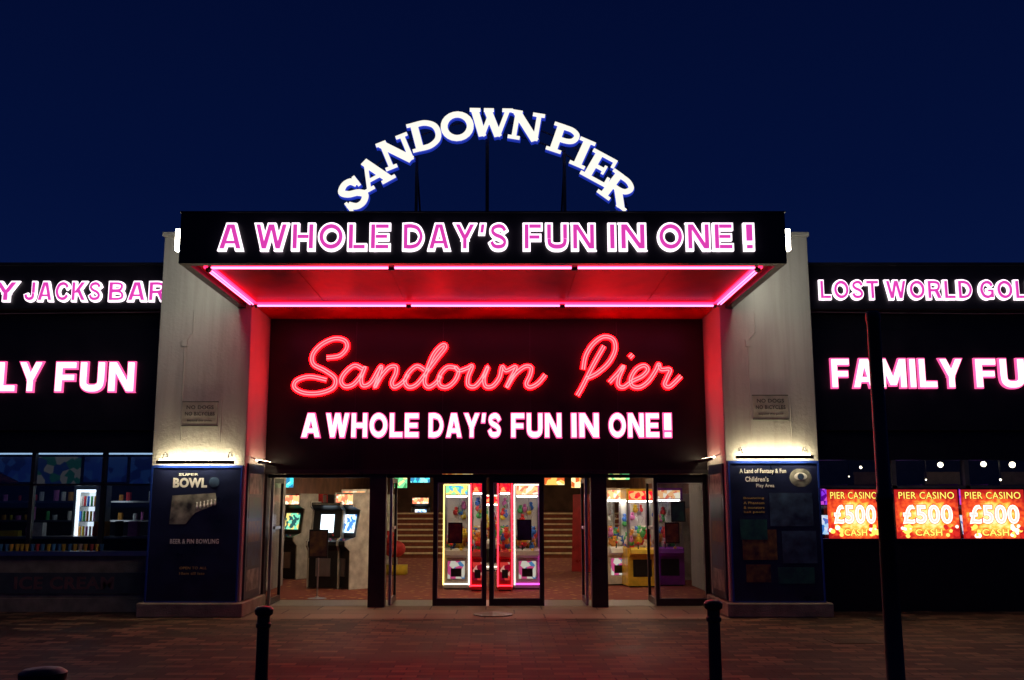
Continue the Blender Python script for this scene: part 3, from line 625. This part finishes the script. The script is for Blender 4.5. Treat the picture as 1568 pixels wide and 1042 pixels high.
# kiosk
g=group('drinks_fridge'); fx=RX(126,790,17.2); b=B(); fw=.17
b.box(fx-fw-.04,fx-fw,17.3,17.9,.2,2.0,cb_wh); b.box(fx+fw,fx+fw+.04,17.3,17.9,.2,2.0,cb_wh); b.box(fx-fw,fx+fw,17.3,17.9,1.92,2.0,cb_wh); b.box(fx-fw,fx+fw,17.3,17.9,.2,.5,cb_wh); b.box(fx-fw,fx+fw,17.86,17.9,.5,1.92,emit('fridge_back',(.85,.95,1),1.8))
b.box(fx-fw+.02,fx-fw+.04,17.32,17.36,.5,1.9,rw); b.box(fx-fw,fx+fw,17.32,17.4,1.88,1.92,rw)
for k in range(5):
    z=.6+k*.26; b.box(fx-fw,fx+fw,17.35,17.86,z-.01,z,alu)
    for j in range(5): b.cyl((fx-fw+.05+j*.06,17.42,z),(fx-fw+.05+j*.06,17.42,z+.17),.022,plc[(k*3+j*2)%7],n=8)
b.build('cabinet',g)
g=group('kiosk_counter'); b=B(); b.box(-9.6,-5.6,16.9,17.0,.2,1.1,pbr('counter_front',(.06,.1,.12),.5)); b.box(-9.65,-5.55,16.7,17.1,1.1,1.14,alu)
x=-9.4; k=0
while x<-5.8:
    wd=random.uniform(.08,.3); hh=random.uniform(.06,.38); k+=1
    if abs(x+wd/2-fx)>.35: b.box(x,x+wd,16.85,17.0,1.141,1.14+hh,random.choice(plc+[cb_gr,cb_wh,blackm])); 
    if k%3==0: b.lathe((x+.05,16.8,1.141),[(.03,0),(.045,.12),(.02,.2)],random.choice(plc),8)
    x+=wd+random.uniform(.03,.2)
b.build('counter',g)
mb=[screen('menu_%d'%i,c,.16,7) for i,c in enumerate([[(.05,.1,.3),(.3,.05,.05),(.02,.05,.15),(.4,.3,.1)],[(.02,.15,.12),(.02,.05,.2),(.3,.3,.3),(.1,.02,.02)],[(.02,.06,.35),(.01,.03,.2),(.03,.1,.4),(.1,.1,.3)]])]
g=group('kiosk_menu_board'); b=B()
for k in range(5): b.box(-9.6+k*.82,-8.85+k*.82,17.5,17.53,2.03+.03*(k%2),2.5,[mb[0],mb[2],mb[1],mb[2],mb[2]][k])
b.build('boards',g)
g=group('kiosk_umbrella'); b=B(); b.lathe((-9.0,16.9,1.95),[(.02,.5),(.5,.32),(.9,.12),(.9,.09),(.02,.44)],pbr('canvas_red',(.25,.04,.05),.8),12); b.cyl((-9.0,16.9,1.14),(-9.0,16.9,2.45),.02,alu); b.build('parasol',g)
g=group('kiosk_shelf'); b=B()
for z in(1.35,1.7): b.box(-9.2,-5.5,18.4,18.7,z,z+.03,alu)
for z in(1.38,1.73):
    for k in range(26): 
        if random.random()<.6: b.cyl((-9.1+k*.135,18.45,z),(-9.1+k*.135,18.45,z+random.uniform(.08,.25)),random.uniform(.025,.055),random.choice(plc+[cb_wh]),n=8)
b.build('shelf',g)
kl=emit('kiosk_fill_blue',(.5,.75,1),1.5)  # fill strips added, hidden above the opening, to light the kiosk contents
b=B(); b.box(-9.5,-5.6,16.4,16.44,2.57,2.61,kl); b.box(-9,-6,18.0,18.1,2.57,2.61,kl); b.build('kiosk_fill_strips',wl)
glint=emit('glint_warm',(1,.85,.55),12)  # glowing balls on rods, stand-ins for light reflections in the window glass
b=B()
for px,py,r in((1440,712,.05),(1506,711,.05),(1550,712,.055),(1318,716,.025),(1475,718,.02),(1418,735,.015),(1532,735,.02),(1300,730,.012),(1600,712,.04)):
    Y=18.5; b.sph((RX(px,py,Y),Y,RZ(py,Y)),r,glint); b.cyl((RX(px,py,Y),Y,RZ(py,Y)+.03),(RX(px,py,Y),Y,2.62),.015,blackm)
for x in(6.2,7.6,9.0,10.5): b.box(x-.35,x+.35,19.6,19.62,2.05,2.3,pbr('warm_wall_print',(.3,.2,.12),.6))
b.build('window_glints',wr)
for px in(1300,1420,1530): arcade(RX(px,760,18),18.9,0.2*random.uniform(-1,1),cb_pu,scr,h=2.05,mq=spu)

# ================================================================== GROUND
def brick():
    m,N,L=nt('brick_paving'); b=N['Principled BSDF']; tc=N.new('ShaderNodeTexCoord')
    t=N.new('ShaderNodeTexBrick'); t.inputs['Scale'].default_value=1; t.inputs['Brick Width'].default_value=.30; t.inputs['Row Height'].default_value=.15; t.inputs['Mortar Size'].default_value=.010; t.inputs['Bias'].default_value=-.35
    t.inputs['Color1'].default_value=(.04,.023,.016,1); t.inputs['Color2'].default_value=(.34,.22,.13,1); t.inputs['Mortar'].default_value=(.012,.009,.008,1); L.new(tc.outputs['Object'],t.inputs['Vector'])
    n=N.new('ShaderNodeTexNoise'); n.inputs['Scale'].default_value=.9; n.inputs['Detail'].default_value=8; L.new(tc.outputs['Object'],n.inputs[0])
    mx=N.new('ShaderNodeMix'); mx.data_type='RGBA'; mx.blend_type='MULTIPLY'; mx.inputs['Factor'].default_value=.85
    r=N.new('ShaderNodeValToRGB'); r.color_ramp.elements[0].position=.32; r.color_ramp.elements[1].position=.66; r.color_ramp.elements[0].color=(.35,.32,.30,1); L.new(n.outputs['Fac'],r.inputs[0])
    L.new(t.outputs['Color'],mx.inputs['A']); L.new(r.outputs[0],mx.inputs['B']); L.new(mx.outputs['Result'],b.inputs['Base Color'])
    mr=N.new('ShaderNodeMapRange'); mr.inputs['To Min'].default_value=.4; mr.inputs['To Max'].default_value=.8; L.new(n.outputs['Fac'],mr.inputs['Value']); L.new(mr.outputs[0],b.inputs['Roughness']); b.inputs['Specular IOR Level'].default_value=.25
    bp=N.new('ShaderNodeBump'); bp.inputs['Strength'].default_value=.7; bp.inputs['Distance'].default_value=.01; bp.invert=True; L.new(t.outputs['Fac'],bp.inputs['Height']); L.new(bp.outputs[0],b.inputs['Normal']); return m
b=B(); b.mesh([(-300,-300,0),(300,-300,0),(300,300,0),(-300,300,0)],[(0,1,2,3)],brick()); b.build('ground')
def slabs():
    m,N,L=nt('concrete_slabs'); b=N['Principled BSDF']; tc=N.new('ShaderNodeTexCoord')
    t=N.new('ShaderNodeTexBrick'); t.inputs['Scale'].default_value=1; t.inputs['Brick Width'].default_value=.9; t.inputs['Row Height'].default_value=.6; t.inputs['Mortar Size'].default_value=.012
    t.inputs['Color1'].default_value=(.15,.12,.08,1); t.inputs['Color2'].default_value=(.24,.20,.13,1); t.inputs['Mortar'].default_value=(.04,.03,.025,1)
    L.new(tc.outputs['Object'],t.inputs['Vector']); L.new(t.outputs['Color'],b.inputs['Base Color']); b.inputs['Roughness'].default_value=.65; return m
b=B(); b.mesh([(-3.62,14.9,.006),(3.62,14.9,.006),(3.62,DY+.1,.006),(-3.62,DY+.1,.006)],[(0,1,2,3)],slabs()); b.build('entrance_paving')
b=B(); b.lathe((RX(755,943,15.3),15.45,0),[(.3,.007),(.3,.02),(.24,.03),(.1,.05),(.02,.055)],blackm,24); b.build('door_stop_base')
for x,y in((6.0,15.0),(4.6,12.6)):
    b=B(); b.box(x-.3,x+.3,y-.2,y+.2,.0,.006,pbr('cast_iron_cover',(.04,.035,.03),.5,.5)); 
    for k in range(5): b.box(x-.26,x+.26,y-.16+k*.08,y-.15+k*.08,.006,.009,blackm)
    b.build('manhole_cover')

# ================================================================== STREET FURNITURE
def es(o): o.modifiers.new('e','EDGE_SPLIT').split_angle=math.radians(40)
def bollard(x,y,h=1.0,r=.045):
    b=B(); b.lathe((x,y,0),[(r*1.7,0),(r*1.7,.1),(r*1.15,.16),(r,.2),(r*.92,h-.14),(r*1.15,h-.13),(r*1.15,h-.11),(r*.95,h-.10),(r*.95,h-.06),(r*1.35,h-.045),(r*1.4,h-.015),(r*1.1,h),(.005,h+.008)],blackm,24); es(b.build('bollard',smooth=True))
bollard(-1.39,6.86,1.0); bollard(1.66,6.86,1.04); bollard(-1.74,4.35,1.0,.07)
b=B(); b.lathe((2.73,6.5,0),[(.10,0),(.10,.25),(.060,.32),(.050,1.7),(.055,1.71),(.055,1.75),(.046,1.77),(.043,2.9),(.048,2.91),(.048,2.96),(.03,2.975),(.005,2.98)],blackm,24); es(b.build('sign_post',smooth=True))

# ================================================================== SKY, CAMERA
w=bpy.data.worlds.new('World'); S.world=w; w.use_nodes=True; N=w.node_tree.nodes; L=w.node_tree.links; bg=N['Background']
tc=N.new('ShaderNodeTexCoord'); sx=N.new('ShaderNodeSeparateXYZ'); L.new(tc.outputs['Generated'],sx.inputs[0])
r=N.new('ShaderNodeValToRGB'); e=r.color_ramp.elements; e[0].position=.0; e[0].color=(.003,.010,.060,1); e[1].position=.8; e[1].color=(.0002,.0014,.014,1); x=e.new(.3); x.color=(.0010,.0050,.038,1)
L.new(sx.outputs['Z'],r.inputs[0]); L.new(r.outputs[0],bg.inputs[0]); bg.inputs[1].default_value=1.0
cam=bpy.data.cameras.new('camera'); co=bpy.data.objects.new('camera',cam); S.collection.objects.link(co); S.camera=co
co.location=(CX,0,CZ); co.rotation_euler=(math.pi/2+TH,0,0); cam.sensor_width=36; cam.lens=36*F/1568; cam.shift_x=(784-763)/1568; cam.clip_end=1000
S.view_settings.view_transform='Standard'; S.view_settings.look='None'; S.view_settings.exposure=0
